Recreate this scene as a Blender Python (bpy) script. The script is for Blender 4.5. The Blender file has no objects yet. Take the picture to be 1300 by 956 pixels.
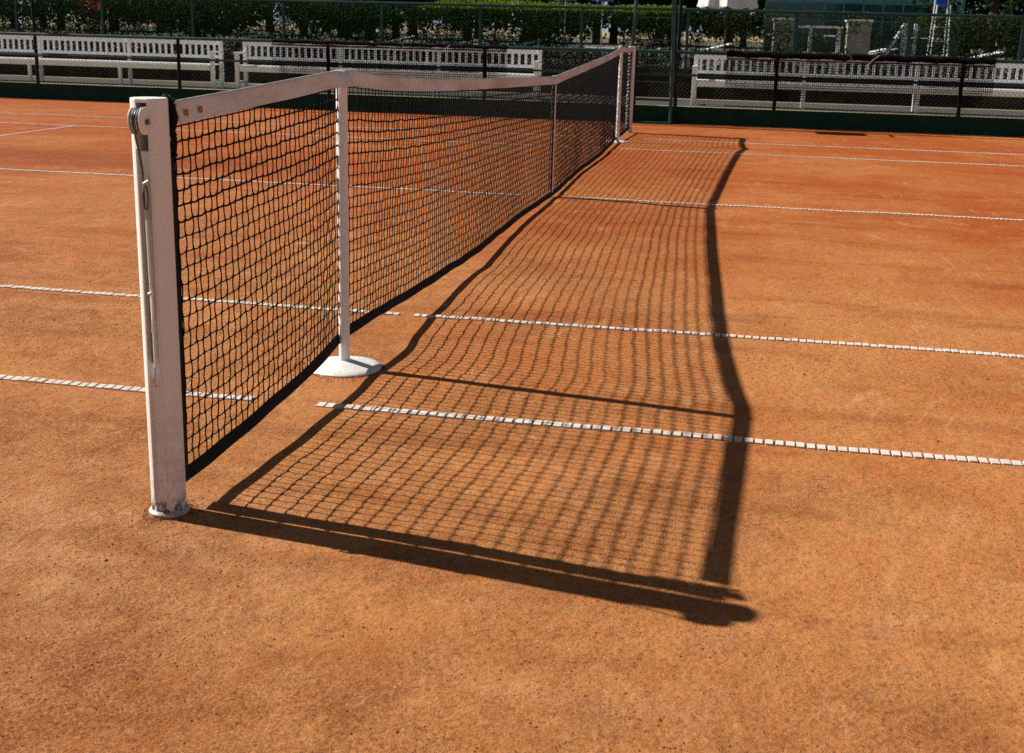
import bpy, math, random
from mathutils import Vector, Matrix, noise
random.seed(7)
R = math.radians
scene = bpy.context.scene
col = scene.collection
PI = math.pi

# ------------------------------------------------------------------ helpers
class MB:
    """collects shapes, build() links them as ONE mesh object"""
    def __init__(s): s.v = []; s.f = []
    def add(s, vs, fs):
        o = len(s.v); s.v.extend(vs); s.f.extend([tuple(i + o for i in f) for f in fs])
    def box(s, x0, x1, y0, y1, z0, z1):
        s.add([(x0,y0,z0),(x1,y0,z0),(x1,y1,z0),(x0,y1,z0),(x0,y0,z1),(x1,y0,z1),(x1,y1,z1),(x0,y1,z1)],
              [(0,3,2,1),(4,5,6,7),(0,1,5,4),(1,2,6,5),(2,3,7,6),(3,0,4,7)])
    def obox(s, c, h, M):
        vs = [tuple(Vector(c) + M @ Vector((a*h[0], b*h[1], d*h[2]))) for d in (-1,1) for a,b in ((-1,-1),(1,-1),(1,1),(-1,1))]
        s.add(vs, [(0,3,2,1),(4,5,6,7),(0,1,5,4),(1,2,6,5),(2,3,7,6),(3,0,4,7)])
    def tube(s, pts, r, n=8, closed=False, caps=True, flat=1.0):
        P = [Vector(p) for p in pts]; m = len(P); rr = r if isinstance(r, (list, tuple)) else [r]*m
        rings = []; prev = None
        for i in range(m):
            if closed: t = P[(i+1) % m] - P[i-1]
            else: t = P[min(i+1, m-1)] - P[max(i-1, 0)]
            if t.length < 1e-9: t = Vector((0,0,1))
            t.normalize()
            if prev is None:
                a = Vector((0,0,1)) if abs(t.z) < .9 else Vector((1,0,0))
                u = t.cross(a).normalized()
            else:
                u = (prev - t*prev.dot(t))
                u = u.normalized() if u.length > 1e-6 else t.orthogonal().normalized()
            prev = u; w = t.cross(u)
            rings.append([tuple(P[i] + (u*math.cos(2*PI*k/n) + w*math.sin(2*PI*k/n)*flat)*rr[i]) for k in range(n)])
        vs = [q for r_ in rings for q in r_]; fs = []
        for i in range(m if closed else m-1):
            a = i*n; b = ((i+1) % m)*n
            for k in range(n): fs.append((a+k, a+(k+1) % n, b+(k+1) % n, b+k))
        if caps and not closed:
            fs.append(tuple(range(n-1, -1, -1))); fs.append(tuple((m-1)*n + k for k in range(n)))
        s.add(vs, fs)
    def lathe(s, prof, c=(0,0,0), n=32, ax='z'):
        """prof: list of (radius, height)"""
        vs = []; fs = []
        for r, h in prof:
            for k in range(n):
                a = 2*PI*k/n
                if ax == 'z': vs.append((c[0]+r*math.cos(a), c[1]+r*math.sin(a), c[2]+h))
                else: vs.append((c[0]+h, c[1]+r*math.cos(a), c[2]+r*math.sin(a)))
        m = len(prof)
        for i in range(m-1):
            for k in range(n): fs.append((i*n+k, i*n+(k+1) % n, (i+1)*n+(k+1) % n, (i+1)*n+k))
        if prof[0][0] > 1e-6: fs.append(tuple(range(n-1, -1, -1)))
        if prof[-1][0] > 1e-6: fs.append(tuple((m-1)*n+k for k in range(n)))
        s.add(vs, fs)
    def prism(s, poly, x0, x1):
        """poly of (y,z) extruded along x"""
        n = len(poly)
        s.add([(x0,y,z) for y,z in poly] + [(x1,y,z) for y,z in poly],
              [tuple(range(n-1,-1,-1)), tuple(range(n,2*n))] + [(k,(k+1)%n,n+(k+1)%n,n+k) for k in range(n)])
    def build(s, name, mat, parent=None, smooth=False, bevel=0, loc=None):
        me = bpy.data.meshes.new(name); me.from_pydata(s.v, [], s.f); me.update()
        me.materials.append(mat)
        if smooth: me.polygons.foreach_set('use_smooth', [True]*len(me.polygons)); 
        o = bpy.data.objects.new(name, me); col.objects.link(o)
        if smooth:
            try: me.set_sharp_from_angle(angle=R(38))
            except Exception: pass
        if parent is not None: o.parent = parent
        if loc is not None: o.location = loc
        if bevel:
            b = o.modifiers.new('bevel', 'BEVEL'); b.width = bevel; b.segments = 2; b.limit_method = 'ANGLE'; b.angle_limit = R(35)
        return o

def tag(o, label=None, cat=None, group=None, kind=None):
    if label: o['label'] = label
    if cat: o['category'] = cat
    if group: o['group'] = group
    if kind: o['kind'] = kind
    return o
def empty(name, loc=(0,0,0), rz=0, **k):
    o = bpy.data.objects.new(name, None); col.objects.link(o); o.location = loc; o.rotation_euler.z = rz
    o.empty_display_size = .1
    return tag(o, **k)
def copy_tree(o, parent=None):
    c = o.copy(); col.objects.link(c)
    if parent is not None: c.parent = parent
    for ch in [x for x in o.children]: copy_tree(ch, c)
    return c
def interp(tab, y):
    """monotone-ish Catmull-Rom through a table"""
    n = len(tab)
    if y <= tab[0][0]: return tab[0][1]
    if y >= tab[-1][0]: return tab[-1][1]
    for i in range(n-1):
        if tab[i][0] <= y <= tab[i+1][0]:
            x0, a = tab[i]; x1, b = tab[i+1]; h = x1-x0; t = (y-x0)/h
            def sl(j):
                if j <= 0 or j >= n-1: return (tab[min(j+1,n-1)][1]-tab[max(j-1,0)][1])/max(1e-6, tab[min(j+1,n-1)][0]-tab[max(j-1,0)][0])
                return (tab[j+1][1]-tab[j-1][1])/(tab[j+1][0]-tab[j-1][0])
            m0 = sl(i)*h; m1 = sl(i+1)*h
            return (2*t**3-3*t*t+1)*a + (t**3-2*t*t+t)*m0 + (-2*t**3+3*t*t)*b + (t**3-t*t)*m1

# ------------------------------------------------------------------ materials
class N:
    def __init__(s, name):
        s.m = bpy.data.materials.new(name); s.m.use_nodes = True; s.t = s.m.node_tree
        s.b = s.t.nodes['Principled BSDF']; s.tc = s.t.nodes.new('ShaderNodeTexCoord')
    def n(s, typ, **k):
        x = s.t.nodes.new(typ)
        for a, v in k.items(): setattr(x, a, v)
        return x
    def l(s, a, b): s.t.links.new(a, b)
    def noise(s, scale, detail=4, rough=.55, sc=None, dist=0, src='Object'):
        n = s.n('ShaderNodeTexNoise'); n.inputs['Scale'].default_value = scale
        n.inputs['Detail'].default_value = detail; n.inputs['Roughness'].default_value = rough
        n.inputs['Distortion'].default_value = dist
        v = s.tc.outputs[src]
        if sc:
            mp = s.n('ShaderNodeMapping'); mp.inputs['Scale'].default_value = sc; s.l(v, mp.inputs[0]); v = mp.outputs[0]
        s.l(v, n.inputs['Vector']); return n.outputs['Fac']
    def ramp(s, fac, stops, interp='LINEAR'):
        r = s.n('ShaderNodeValToRGB'); r.color_ramp.interpolation = interp; e = r.color_ramp.elements
        while len(e) < len(stops): e.new(.5)
        for i, (p, c) in enumerate(stops):
            e[i].position = p; e[i].color = (c if isinstance(c, (tuple, list)) else (c, c, c))[:3] + (1,) if not isinstance(c, (int, float)) else (c, c, c, 1)
        s.l(fac, r.inputs[0]); return r.outputs[0]
    def mix(s, fac, a, b, mode='MIX'):
        x = s.n('ShaderNodeMix', data_type='RGBA', blend_type=mode)
        for i, v in ((0, fac), (6, a), (7, b)):
            if isinstance(v, (int, float)): x.inputs[i].default_value = v
            elif isinstance(v, (tuple, list)): x.inputs[i].default_value = tuple(v)[:3] + (1,)
            else: s.l(v, x.inputs[i])
        return x.outputs[2]
    def math(s, op, a, b=0.0, c=None, clamp=False):
        x = s.n('ShaderNodeMath', operation=op, use_clamp=clamp)
        for i, v in enumerate((a, b) if c is None else (a, b, c)):
            if isinstance(v, (int, float)): x.inputs[i].default_value = v
            else: s.l(v, x.inputs[i])
        return x.outputs[0]
    def maprange(s, v, a, b, c=0, d=1):
        x = s.n('ShaderNodeMapRange'); s.l(v, x.inputs[0])
        for i, q in zip((1,2,3,4), (a,b,c,d)): x.inputs[i].default_value = q
        return x.outputs[0]
    def bump(s, h, strength=.5, dist=.01):
        b = s.n('ShaderNodeBump'); b.inputs['Strength'].default_value = strength; b.inputs['Distance'].default_value = dist
        s.l(h, b.inputs['Height']); s.l(b.outputs[0], s.b.inputs['Normal'])
    def set(s, col=None, rough=None, metal=None, spec=None):
        for k, v in (('Base Color', col), ('Roughness', rough), ('Metallic', metal), ('Specular IOR Level', spec)):
            if v is None: continue
            if isinstance(v, (int, float)): s.b.inputs[k].default_value = v
            elif isinstance(v, (tuple, list)): s.b.inputs[k].default_value = tuple(v)[:3] + (1,)
            else: s.l(v, s.b.inputs[k])
        return s

def simple(name, c, rough=.6, metal=0, vary=.25, scale=12, bump=0, bscale=80, spec=.5, c2=None):
    n = N(name)
    c2 = c2 or tuple(x*(1-vary) for x in c)
    f = n.noise(scale, 5, .6)
    n.set(n.mix(n.maprange(f, .35, .65), c, c2), rough, metal, spec)
    if bump: n.bump(n.noise(bscale, 3, .6), .6, bump)
    return n.m

def clay_mat():
    n = N('brick_red_clay')
    sep = n.n('ShaderNodeSeparateXYZ'); n.l(n.tc.outputs['Object'], sep.inputs[0]); y = sep.outputs['Y']; x = sep.outputs['X']
    big = n.noise(.45, 4, .55, dist=.3)
    med = n.noise(2.6, 5, .62)
    streak = n.noise(1.0, 5, .6, sc=(.55, 3.4, 1))
    fine = n.noise(55, 6, .75)
    grain = n.noise(260, 3, .8)
    dry = (.500, .203, .066); damp = (.360, .080, .012); dark = (.190, .032, .004)
    f1 = n.maprange(y, -7, 1.5, 0, .85)
    f0 = n.maprange(y, -5, 2, 1, .35)
    f1 = n.math('ADD', f1, n.math('MULTIPLY', n.math('SUBTRACT', big, .5), 2.2), clamp=True)
    f1 = n.math('ADD', f1, n.math('MULTIPLY', n.math('SUBTRACT', med, .5), 1.1), clamp=True)
    c = n.mix(f1, dry, damp)
    # damp streaks brushed along the court
    c = n.mix(n.maprange(streak, .53, .66, 0, .42), c, dark)
    # far moist strip left of the net
    a = n.math('MULTIPLY', n.maprange(y, .3, .9), n.maprange(y, 1.9, 1.3))
    a = n.math('MULTIPLY', a, n.maprange(x, -1.8, -3.2))
    c = n.mix(n.math('MULTIPLY', a, .5), c, dark)
    # dust, pale
    c = n.mix(n.math('MULTIPLY', f0, n.maprange(n.noise(3.7, 6, .7), .53, .72, 0, .5)), c, (.50, .26, .13))
    # loose grains
    c = n.mix(n.maprange(fine, .50, .66, 0, .6), c, (.15, .038, .012))
    c = n.mix(n.maprange(grain, .5, .68, 0, .5), c, (.11, .03, .010))
    c = n.mix(n.maprange(n.noise(180, 2, .6), .64, .72, 0, .5), c, (.58, .34, .20))
    # where the surface is loose and grainy: left and near, worn smooth at right
    loose = n.math('ADD', n.maprange(x, 2.4, -.4, 0, .55), n.maprange(y, -5.5, -8.2, 0, .45))
    loose = n.math('ADD', loose, n.math('MULTIPLY', n.math('SUBTRACT', n.noise(1.4, 5, .65), .5), 2.2), clamp=True)
    loose = n.math('MULTIPLY', f0, n.maprange(loose, .15, .9, .04, .92))
    # pale dust trodden round the post
    dx = n.math('SUBTRACT', x, -.35); dy = n.math('SUBTRACT', y, -6.75)
    dd = n.math('SQRT', n.math('ADD', n.math('MULTIPLY', dx, dx), n.math('MULTIPLY', n.math('MULTIPLY', dy, dy), 2.2)))
    dd = n.math('MULTIPLY', n.maprange(dd, 1.1, .15), n.maprange(n.noise(5, 6, .75), .35, .62))
    c = n.mix(n.math('MULTIPLY', dd, .6), c, (.56, .31, .16))
    # clumpy patches a hand wide
    pt = n.noise(7, 9, .78, dist=.4)
    c = n.mix(n.math('MULTIPLY', n.maprange(pt, .50, .57, 0, .50), loose), c, (.25, .066, .015))
    c = n.mix(n.math('MULTIPLY', n.maprange(pt, .47, .41, 0, .45), loose), c, (.60, .29, .12))
    # grains
    c = n.mix(n.math('MULTIPLY', n.maprange(n.noise(170, 3, .8), .54, .60, 0, .9), loose), c, (.10, .026, .007))
    c = n.mix(n.math('MULTIPLY', n.maprange(n.noise(80, 3, .8), .57, .62, 0, .85), loose), c, (.13, .034, .009))
    c = n.mix(n.math('MULTIPLY', n.maprange(n.noise(22, 5, .85, dist=.6), .50, .62, 0, .55), loose), c, (.27, .075, .018))
    c = n.mix(n.math('MULTIPLY', n.maprange(n.noise(120, 3, .8), .56, .64, 0, .6), loose), c, (.66, .36, .18))
    c = n.mix(n.maprange(n.noise(60, 2, .5), .69, .72, 0, .7), c, (.12, .035, .012))
    # thin scuff lines left by shoes and brooms
    ln = n.noise(1.7, 3, .6, sc=(.45, 1.9, 1), dist=1.2)
    ln = n.math('SUBTRACT', 1.0, n.math('MULTIPLY', n.math('ABSOLUTE', n.math('SUBTRACT', ln, .5)), 170), clamp=True)
    ln = n.math('MULTIPLY', ln, n.maprange(n.noise(1.3, 4, .6, src='Generated'), .50, .56))
    ln = n.math('MULTIPLY', ln, n.maprange(n.noise(16, 3, .7), .42, .56))
    c = n.mix(n.math('MULTIPLY', ln, .6), c, (.20, .05, .015))
    # curved skid marks, paler
    sk = n.noise(.9, 2, .5, sc=(1.6, .6, 1), dist=2.0)
    sk = n.math('SUBTRACT', 1.0, n.math('MULTIPLY', n.math('ABSOLUTE', n.math('SUBTRACT', sk, .47)), 60), clamp=True)
    sk = n.math('MULTIPLY', sk, n.maprange(n.noise(2.1, 4, .6), .5, .6, 0, .4))
    c = n.mix(sk, c, (.58, .29, .13))
    n.set(c, .95, 0, .12)
    rougher = n.maprange(loose, 0, .9, .25, 1)
    h = n.math('ADD', n.math('MULTIPLY', n.math('MULTIPLY', grain, .5), rougher), n.math('MULTIPLY', n.math('MULTIPLY', fine, 1.4), rougher))
    h = n.math('ADD', h, n.math('MULTIPLY', n.noise(14, 4, .6), 1.6))
    h = n.math('SUBTRACT', h, n.math('MULTIPLY', ln, .5))
    n.bump(h, 1.0, .0075)
    return n.m

def whitepaint(name, dirt=.35, ls=22, base=(.80,.80,.77), stain=(.52,.33,.22), rough=.45, low=None, rust=0):
    n = N(name)
    sep = n.n('ShaderNodeSeparateXYZ'); n.l(n.tc.outputs['Object'], sep.inputs[0]); z = sep.outputs['Z']
    f = n.noise(9, 6, .65, sc=(1,1,.45))
    c = n.mix(n.maprange(f, .45, .75, 0, dirt), base, stain)
    c = n.mix(n.maprange(n.noise(60, 4, .7), .60, .72, 0, dirt), c, tuple(q*.55 for q in stain))
    if low:
        g = n.math('MULTIPLY', n.maprange(z, low, 0, 0, 1), n.maprange(n.noise(ls, 5, .7), .42, .58))
        c = n.mix(n.math('MULTIPLY', g, .45), c, (.38, .20, .11))
    if rust:
        g = n.math('MULTIPLY', n.maprange(z, .06, .02, 0, 1), n.maprange(n.noise(48, 5, .7), .50, .56))
        c = n.mix(g, c, (.10, .045, .02))
    n.set(c, rough, 0, .4)
    n.bump(n.noise(120, 3, .6), .25, .002)
    return n.m

def band_mat():
    n = N('net_band_canvas')
    f = n.noise(3.0, 6, .62, sc=(1, .55, 3))
    c = n.mix(n.maprange(f, .42, .68, 0, .6), (.78,.76,.72), (.52,.33,.22))
    c = n.mix(n.maprange(n.noise(30, 5, .7), .55, .75, 0, .35), c, (.42,.24,.17))
    n.set(c, .85, 0, .2)
    # weave + stitch
    w = n.n('ShaderNodeTexWave'); w.inputs['Scale'].default_value = 120; n.l(n.tc.outputs['Object'], w.inputs[0]); w.bands_direction = 'Y'
    h = n.math('ADD', n.math('MULTIPLY', w.outputs[1], .15), n.math('MULTIPLY', n.noise(20, 4, .6, sc=(1,.4,1)), 1.0))
    n.bump(h, .6, .006)
    return n.m

def leaf_mat(name, a, b, c3, trans=.25, lit_crest=None):
    n = N(name)
    # colour per leaf: hashed position
    g = n.n('ShaderNodeNewGeometry')
    f = n.noise(3.2, 3, .6); f2 = n.noise(23, 2, .5)
    c = n.mix(n.maprange(f, .38, .62), a, b)
    c = n.mix(n.maprange(f2, .52, .66, 0, .8), c, c3)
    if lit_crest:  # sunlit hedge crest painted into the leaf colour by height and x
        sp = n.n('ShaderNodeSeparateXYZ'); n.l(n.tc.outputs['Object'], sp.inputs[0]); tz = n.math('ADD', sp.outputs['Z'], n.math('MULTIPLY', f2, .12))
        q = n.math('MULTIPLY', n.maprange(tz, lit_crest[0], lit_crest[0]+.05), n.maprange(sp.outputs['X'], lit_crest[1], lit_crest[1]+.4))
        c = n.mix(n.math('MULTIPLY', q, .85), c, lit_crest[2])
    n.set(c, .75, 0, .08)
    tr = n.n('ShaderNodeBsdfTranslucent'); n.l(c, tr.inputs[0]); mx = n.n('ShaderNodeMixShader'); mx.inputs[0].default_value = trans
    out = n.t.nodes['Material Output']; n.l(n.b.outputs[0], mx.inputs[1]); n.l(tr.outputs[0], mx.inputs[2]); n.l(mx.outputs[0], out.inputs[0])
    return n.m

M = {}
M['clay'] = clay_mat()
M['crumb'] = simple('clay_grain', (.38,.14,.05), .95, vary=.5, scale=40, spec=.1)
M['post'] = whitepaint('post_white_paint', .12, low=.35, rust=1)
M['post_ring'] = whitepaint('ring_worn_paint', .7, base=(.50,.47,.42), stain=(.20,.09,.045))
M['stick'] = whitepaint('stick_white_paint', .15)
M['base'] = whitepaint('rubber_base_white', .18, low=.030, ls=85)
M['band'] = band_mat()
M['black'] = simple('black_cord', (.010,.010,.011), .75, vary=.3, scale=30, spec=.08)
M['hem'] = simple('black_hem_fabric', (.011,.012,.014), .8, vary=.4, scale=20, bump=.003, bscale=60, spec=.2)
M['steel'] = simple('galvanised_steel', (.55,.56,.56), .35, 1, vary=.35, scale=30)
M['darksteel'] = simple('dark_worn_steel', (.16,.15,.14), .45, .8, vary=.4, scale=40)
M['hole'] = simple('dark_inside', (.012,.012,.012), .9)
M['brass'] = simple('brass_eyelet', (.55,.33,.12), .35, 1, vary=.3)
M['tape'] = whitepaint('line_tape', .75, base=(.63,.61,.57), stain=(.50,.26,.14), rough=.6)
M['green'] = simple('dark_green_paint', (.006,.050,.028), .45, vary=.35, scale=6, spec=.08)
M['teal'] = simple('teal_green_tube_paint', (.006,.060,.055), .4, vary=.4, scale=5, spec=.5)
M['postgreen'] = simple('blackened_green_post', (.008,.016,.014), .5, vary=.3, scale=8, spec=.08)
M['wire'] = simple('green_coated_wire', (.025,.03,.03), .5, vary=.3, spec=.08)
M['bench'] = whitepaint('bench_white_paint', .22, base=(.83,.84,.85), stain=(.42,.36,.30))
M['maroon'] = simple('maroon_hem', (.055,.008,.006), .8, vary=.3)
M['netblack'] = simple('draped_black_net', (.007,.006,.007), .8, vary=.3, spec=.08)
M['string'] = simple('straw_string', (.50,.34,.20), .8, vary=.3)
M['tan'] = simple('tan_gravel', (.46,.34,.20), .95, vary=.35, scale=2.5, bump=.01, bscale=90, spec=.1)
M['terrace'] = simple('terrace_paving', (.13,.13,.105), .85, vary=.25, scale=1.2, spec=.2)
M['wall'] = simple('brown_rendered_wall', (.035,.027,.018), .9, vary=.5, scale=3, bump=.01, bscale=30, spec=.08)
M['leaf'] = leaf_mat('hedge_leaves', (.010,.034,.007), (.018,.050,.008), (.040,.065,.008), .10, (1.17, 3.2, (.26,.30,.012)))  # last argument: yellow-green standing in for sun on the hedge top
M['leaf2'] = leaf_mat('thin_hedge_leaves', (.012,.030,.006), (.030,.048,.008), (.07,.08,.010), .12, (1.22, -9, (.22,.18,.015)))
M['treeleaf'] = leaf_mat('tree_leaves', (.008,.022,.008), (.012,.030,.008), (.03,.05,.01), .1)
M['bark'] = simple('bark', (.06,.045,.032), .95, vary=.5, scale=9, bump=.01, bscale=25)
M['stone'] = simple('pale_stone_blocks', (.42,.38,.31), .9, vary=.3, scale=4, bump=.006)
M['white'] = simple('white_enamel', (.78,.79,.80), .5, vary=.12, scale=5)
M['canvas'] = simple('cream_canvas', (.74,.71,.64), .9, vary=.12, scale=3, spec=.1)
M['blue'] = simple('blue_fabric', (.02,.09,.38), .7, vary=.2)
M['red'] = simple('red_petals', (.55,.025,.010), .6, vary=.3)
M['tealframe'] = simple('teal_frame', (.05,.20,.18), .5, vary=.3, scale=2)
n = N('pavilion_glass'); f = n.noise(.8, 4, .6)
n.set(n.mix(n.maprange(f,.4,.62), (.045,.17,.16), (.13,.30,.26)), .15, 0, .5); M['glass'] = n.m
n = N('dark_glass'); n.set((.01,.035,.038), .1, 0, .5); M['darkglass'] = n.m
n = N('pool_water'); n.set((.03,.35,.42), .08, 0, .5); n.bump(n.noise(3.5,3,.5,dist=1), .3, .05); M['water'] = n.m

# ------------------------------------------------------------------ setting
def sheet(name, x0, x1, y0, y1, z, mat, nx=1, ny=1):
    m = MB(); vs = []; fs = []
    for j in range(ny+1):
        for i in range(nx+1): vs.append((x0+(x1-x0)*i/nx, y0+(y1-y0)*j/ny, z))
    for j in range(ny):
        for i in range(nx):
            a = j*(nx+1)+i; fs.append((a, a+1, a+nx+2, a+nx+1))
    m.add(vs, fs); return tag(m.build(name, mat), kind='structure')
sheet('ground', -700, 700, -500, 900, -.004, M['tan'])

M['path'] = simple('path_asphalt', (.085,.083,.08), .95, vary=.3, scale=5, bump=.004, bscale=150, spec=.1)
sheet('path', -60, 40, 12.72, 14.92, .0, M['path'])
# clay court surface with shallow real unevenness (up to a few mm)
m = MB(); xs = [-30+i*.5 for i in range(0, 53)] + [-3.9+i*.1 for i in range(0, 80)] + [4.2+i*.5 for i in range(52)]
ys = [-15+i*.5 for i in range(13)] + [-8.9+i*.1 for i in range(0, 60)] + [-2.9+.4*i for i in range(0, 28)] + [8.30]
vs = []; fs = []
for y in ys:
    for x in xs:
        h = .006*noise.noise(Vector((x*1.3, y*1.3, 0))) + .0012*noise.noise(Vector((x*5, y*5, 3)))
        vs.append((x, y, h*(1 if (-8.9 < y < 0) else .3)))
w = len(xs)
for j in range(len(ys)-1):
    for i in range(w-1):
        a = j*w+i; fs.append((a, a+1, a+w+1, a+w))
m.add(vs, fs); tag(m.build('clay_court', M['clay'], smooth=True), kind='structure')
def gz(x, y):
    return (.006*noise.noise(Vector((x*1.3, y*1.3, 0))) + .0012*noise.noise(Vector((x*5, y*5, 3))))*(1 if (-8.9 < y < 0) else .3)

# loose clay grains
m = MB(); rg = random.Random(3)
OCT = [(1,0,0),(0,1,0),(-1,0,0),(0,-1,0),(0,0,1),(0,0,-1)]
OF = [(0,1,4),(1,2,4),(2,3,4),(3,0,4),(1,0,5),(2,1,5),(3,2,5),(0,3,5)]
cnt = 0
while cnt < 60000:
    x = rg.uniform(-3.2, 4.0); y = -9.0 + 6.5*rg.random()**1.5
    d = noise.noise(Vector((x*.9, y*.9, 7.3))) + .5*noise.noise(Vector((x*4, y*4, 1.3)))
    if rg.random() > .28 + d*1.4: continue
    s = .0009 + .0019*rg.random()**3 + (.0045*rg.random() if rg.random() < .006 else 0)
    cnt += 1; z = gz(x, y)
    sx, sy, sz = s*rg.uniform(.7,1.6), s*rg.uniform(.7,1.6), s*rg.uniform(.5,1)
    a = rg.random()*PI; ca, sa = math.cos(a), math.sin(a)
    m.add([(x+(p*sx*ca-q*sy*sa), y+(p*sx*sa+q*sy*ca), z+r*sz+s*.3) for p,q,r in OCT], OF)
for cx_, cy_, r0_, k_ in ((0,-6.456,.056,420),(.003,-5.013,.141,500)):
    for _ in range(k_):
        a = rg.random()*2*PI; rr_ = r0_ + abs(rg.gauss(0,.022)); x = cx_+rr_*math.cos(a); y = cy_+rr_*math.sin(a); s = .0008+.0020*rg.random()**2
        z = gz(x,y) + max(0, .004-(rr_-r0_)*.15)*rg.random()
        m.add([(x+p*s*1.2, y+q*s, z+r*s*.8+s*.3) for p,q,r in OCT], OF)
tag(m.build('clay_grit', M['crumb']), kind='stuff', label='loose reddish clay grains scattered over the court', cat='grit')

# ribbed white court lines
def line(x0, x1, y0, y1, gaps=(), z=.0055, label=None):
    """ribbed plastic tape: blocks along its length"""
    m = MB(); r_ = random.Random(int(abs(y0)*100)+int(abs(x0)*7)); along_x = abs(x1-x0) > abs(y1-y0)
    L = abs(x1-x0) if along_x else abs(y1-y0); k = int(L/.0325); s0 = min(x0,x1) if along_x else min(y0,y1)
    for i in range(k):
        a = s0 + i*L/k
        if any(g0 < a < g1 and r_.random() < gp for g0, g1, gp in gaps): continue
        if False: continue
        b = a + .0248 + r_.uniform(-.002,.0015); zz = z + r_.uniform(-.002,.0006); w0 = r_.uniform(0,.003); w1 = r_.uniform(0,.003)
        if along_x:
            g = max(gz(a,y0), gz(b,y1), gz(a,y1)); zz += g
            m.box(a, b, y0+w0, y1-w1, g-.006, zz)
        else:
            g = max(gz(x0,a), gz(x1,b)); zz += g
            m.box(x0+w0, x1-w1, a, b, g-.006, zz)
    o = m.build('court_line', M['tape']); o['kind'] = 'structure'; return o
W = .045
for y, gp in ((-5.485, [(-.17,.05,1),(.05,.14,.25)]), (-4.115, [(-.06,.02,.8)]), (4.115, [(.0,.10,.8)]), (5.485, [(.0,.25,.8)])):
    line(-11.9, 11.9, y-W/2, y+W/2, gp)
line(-6.375, 6.375, -W/2, W/2, [(-.25,.12,.85)])
for x in (-6.4, 6.4): line(x-W/2, x+W/2, -4.085, -.03, []); line(x-W/2, x+W/2, .03, 4.085, [])
for x in (-11.885, 11.885): line(x-W/2, x+W/2, -5.455, 5.455)

# ------------------------------------------------------------------ the net
YN, YF, SN, SF = -6.456, 6.399, -5.013, 4.998      # post and stick positions
TOP = [(-6.40,1.056),(-6.318,1.059),(-6.189,1.063),(-5.932,1.070),(-5.632,1.080),(-5.427,1.087),(-5.278,1.092),(-5.12,1.097),(-5.013,1.099),
       (-4.88,1.094),(-4.557,1.067),(-3.964,1.036),(-3.209,1.006),(-1.976,.968),(-.8,.934),(-.03,.913),(0,.912),(.03,.913),(1.139,.943),(2.821,.988),(4.2,1.036),(4.80,1.070),
       (4.998,1.100),(5.2,1.076),(5.7,1.066),(6.335,1.074)]
BOT = [(-6.40,.058),(-6.234,.054),(-6.015,.062),(-5.831,.073),(-5.484,.083),(-5.088,.096),(-4.929,.104),(-4.7,.104),(-4.4,.088),(-4.082,.072),(-3.496,.058),
       (-2.774,.042),(-1.599,.027),(0,.013),(2,.010),(4,.018),(5,.03),(6.335,.06)]
BH, HH = .056, .034
def bil(y, z):   # billow of the net off its plane
    return bil0(y, z) + .012*max(0, min(1, (z-.5)/.5))**2 - .020*math.exp(-((y-SN)/.2)**2) - .020*math.exp(-((y-SF)/.2)**2)
def bil0(y, z):
    t = max(0, min(1, (z-.05)/.95))
    return .010*math.sin(y*2.1+1.2)*(1-t) + .002*math.sin(y*6.3)*(1-t) + .012*math.sin(PI*t)*math.sin(y*.9+.4)
net = empty('tennis_net', (0,0,0), label='long black tennis net with white top band stretched across the clay court', cat='tennis net')
# cords
y0, y1 = -6.352, 6.305; NC = 316; NR = 22
rn = random.Random(11)
grid = [[None]*(NR+1) for _ in range(NC+1)]
for j in range(NC+1):
    y = y0 + (y1-y0)*j/NC
    zt = interp(TOP, y) - BH - .003; zb = interp(BOT, y) + HH - .006
    for i in range(NR+1):
        t = i/NR; t2 = t + .10*(1-t)*t*(zt-.8)   # rows bunch slightly towards the band
        z = zb + (zt-zb)*t2
        e = 0 if i in (0, NR) else 1
        yy = y + e*(rn.uniform(-.004,.004) + .0045*noise.noise(Vector((y*2.2, z*3.1, 5))))
        zz = z + e*(rn.uniform(-.0025,.0025) + .004*noise.noise(Vector((y*1.7, z*4, 9))))
        grid[j][i] = Vector((bil(yy, zz) + .001*rn.uniform(-1,1)*e, yy, zz))
cords = MB()
# vertical cords
for j in range(NC+1):
    near = grid[j][0].y < -3.6; k = 3 if near else 2; pts = []; rad = []
    bow = .0035
    for i in range(NR):
        a, b = grid[j][i], grid[j][i+1]; sgn = 1 if (i+j) % 2 else -1; sgn *= rn.uniform(.3, 1.2)
        for q in range(k):
            t = q/k; p = a.lerp(b, t); p.y += bow*sgn*math.sin(PI*t); p.x += .001*sgn*math.sin(PI*t)
            pts.append(p); rad.append(.0026 if q == 0 else .0019)
    pts.append(grid[j][NR] + Vector((0,0,.012))); rad.append(.002)
    cords.tube(pts, rad, 5 if near else 4, caps=False)
# horizontal cords
for i in range(1, NR):
    top = i >= NR-6; pts = []; rad = []; r0 = .0028 if top else .0019
    for j in range(NC):
        a, b = grid[j][i], grid[j+1][i]; near = a.y < -3.6; k = 3 if near else 2; sag = rn.uniform(.001,.0042)
        for q in range(k):
            t = q/k; p = a.lerp(b, t); p.z -= sag*math.sin(PI*t)
            pts.append(p); rad.append((.0036 if top else .0029) if q == 0 and near else r0)
    pts.append(grid[NC][i]); rad.append(r0)
    cords.tube(pts, rad, 5, caps=False)
# row just under the band: thick lacing
pts = []
for j in range(NC+1):
    p = grid[j][NR].copy(); p.z -= .002; pts.append(p)
cords.tube(pts, .0024, 5, caps=False)
cords.build('cord_mesh', M['black'], net, smooth=True)
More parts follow.
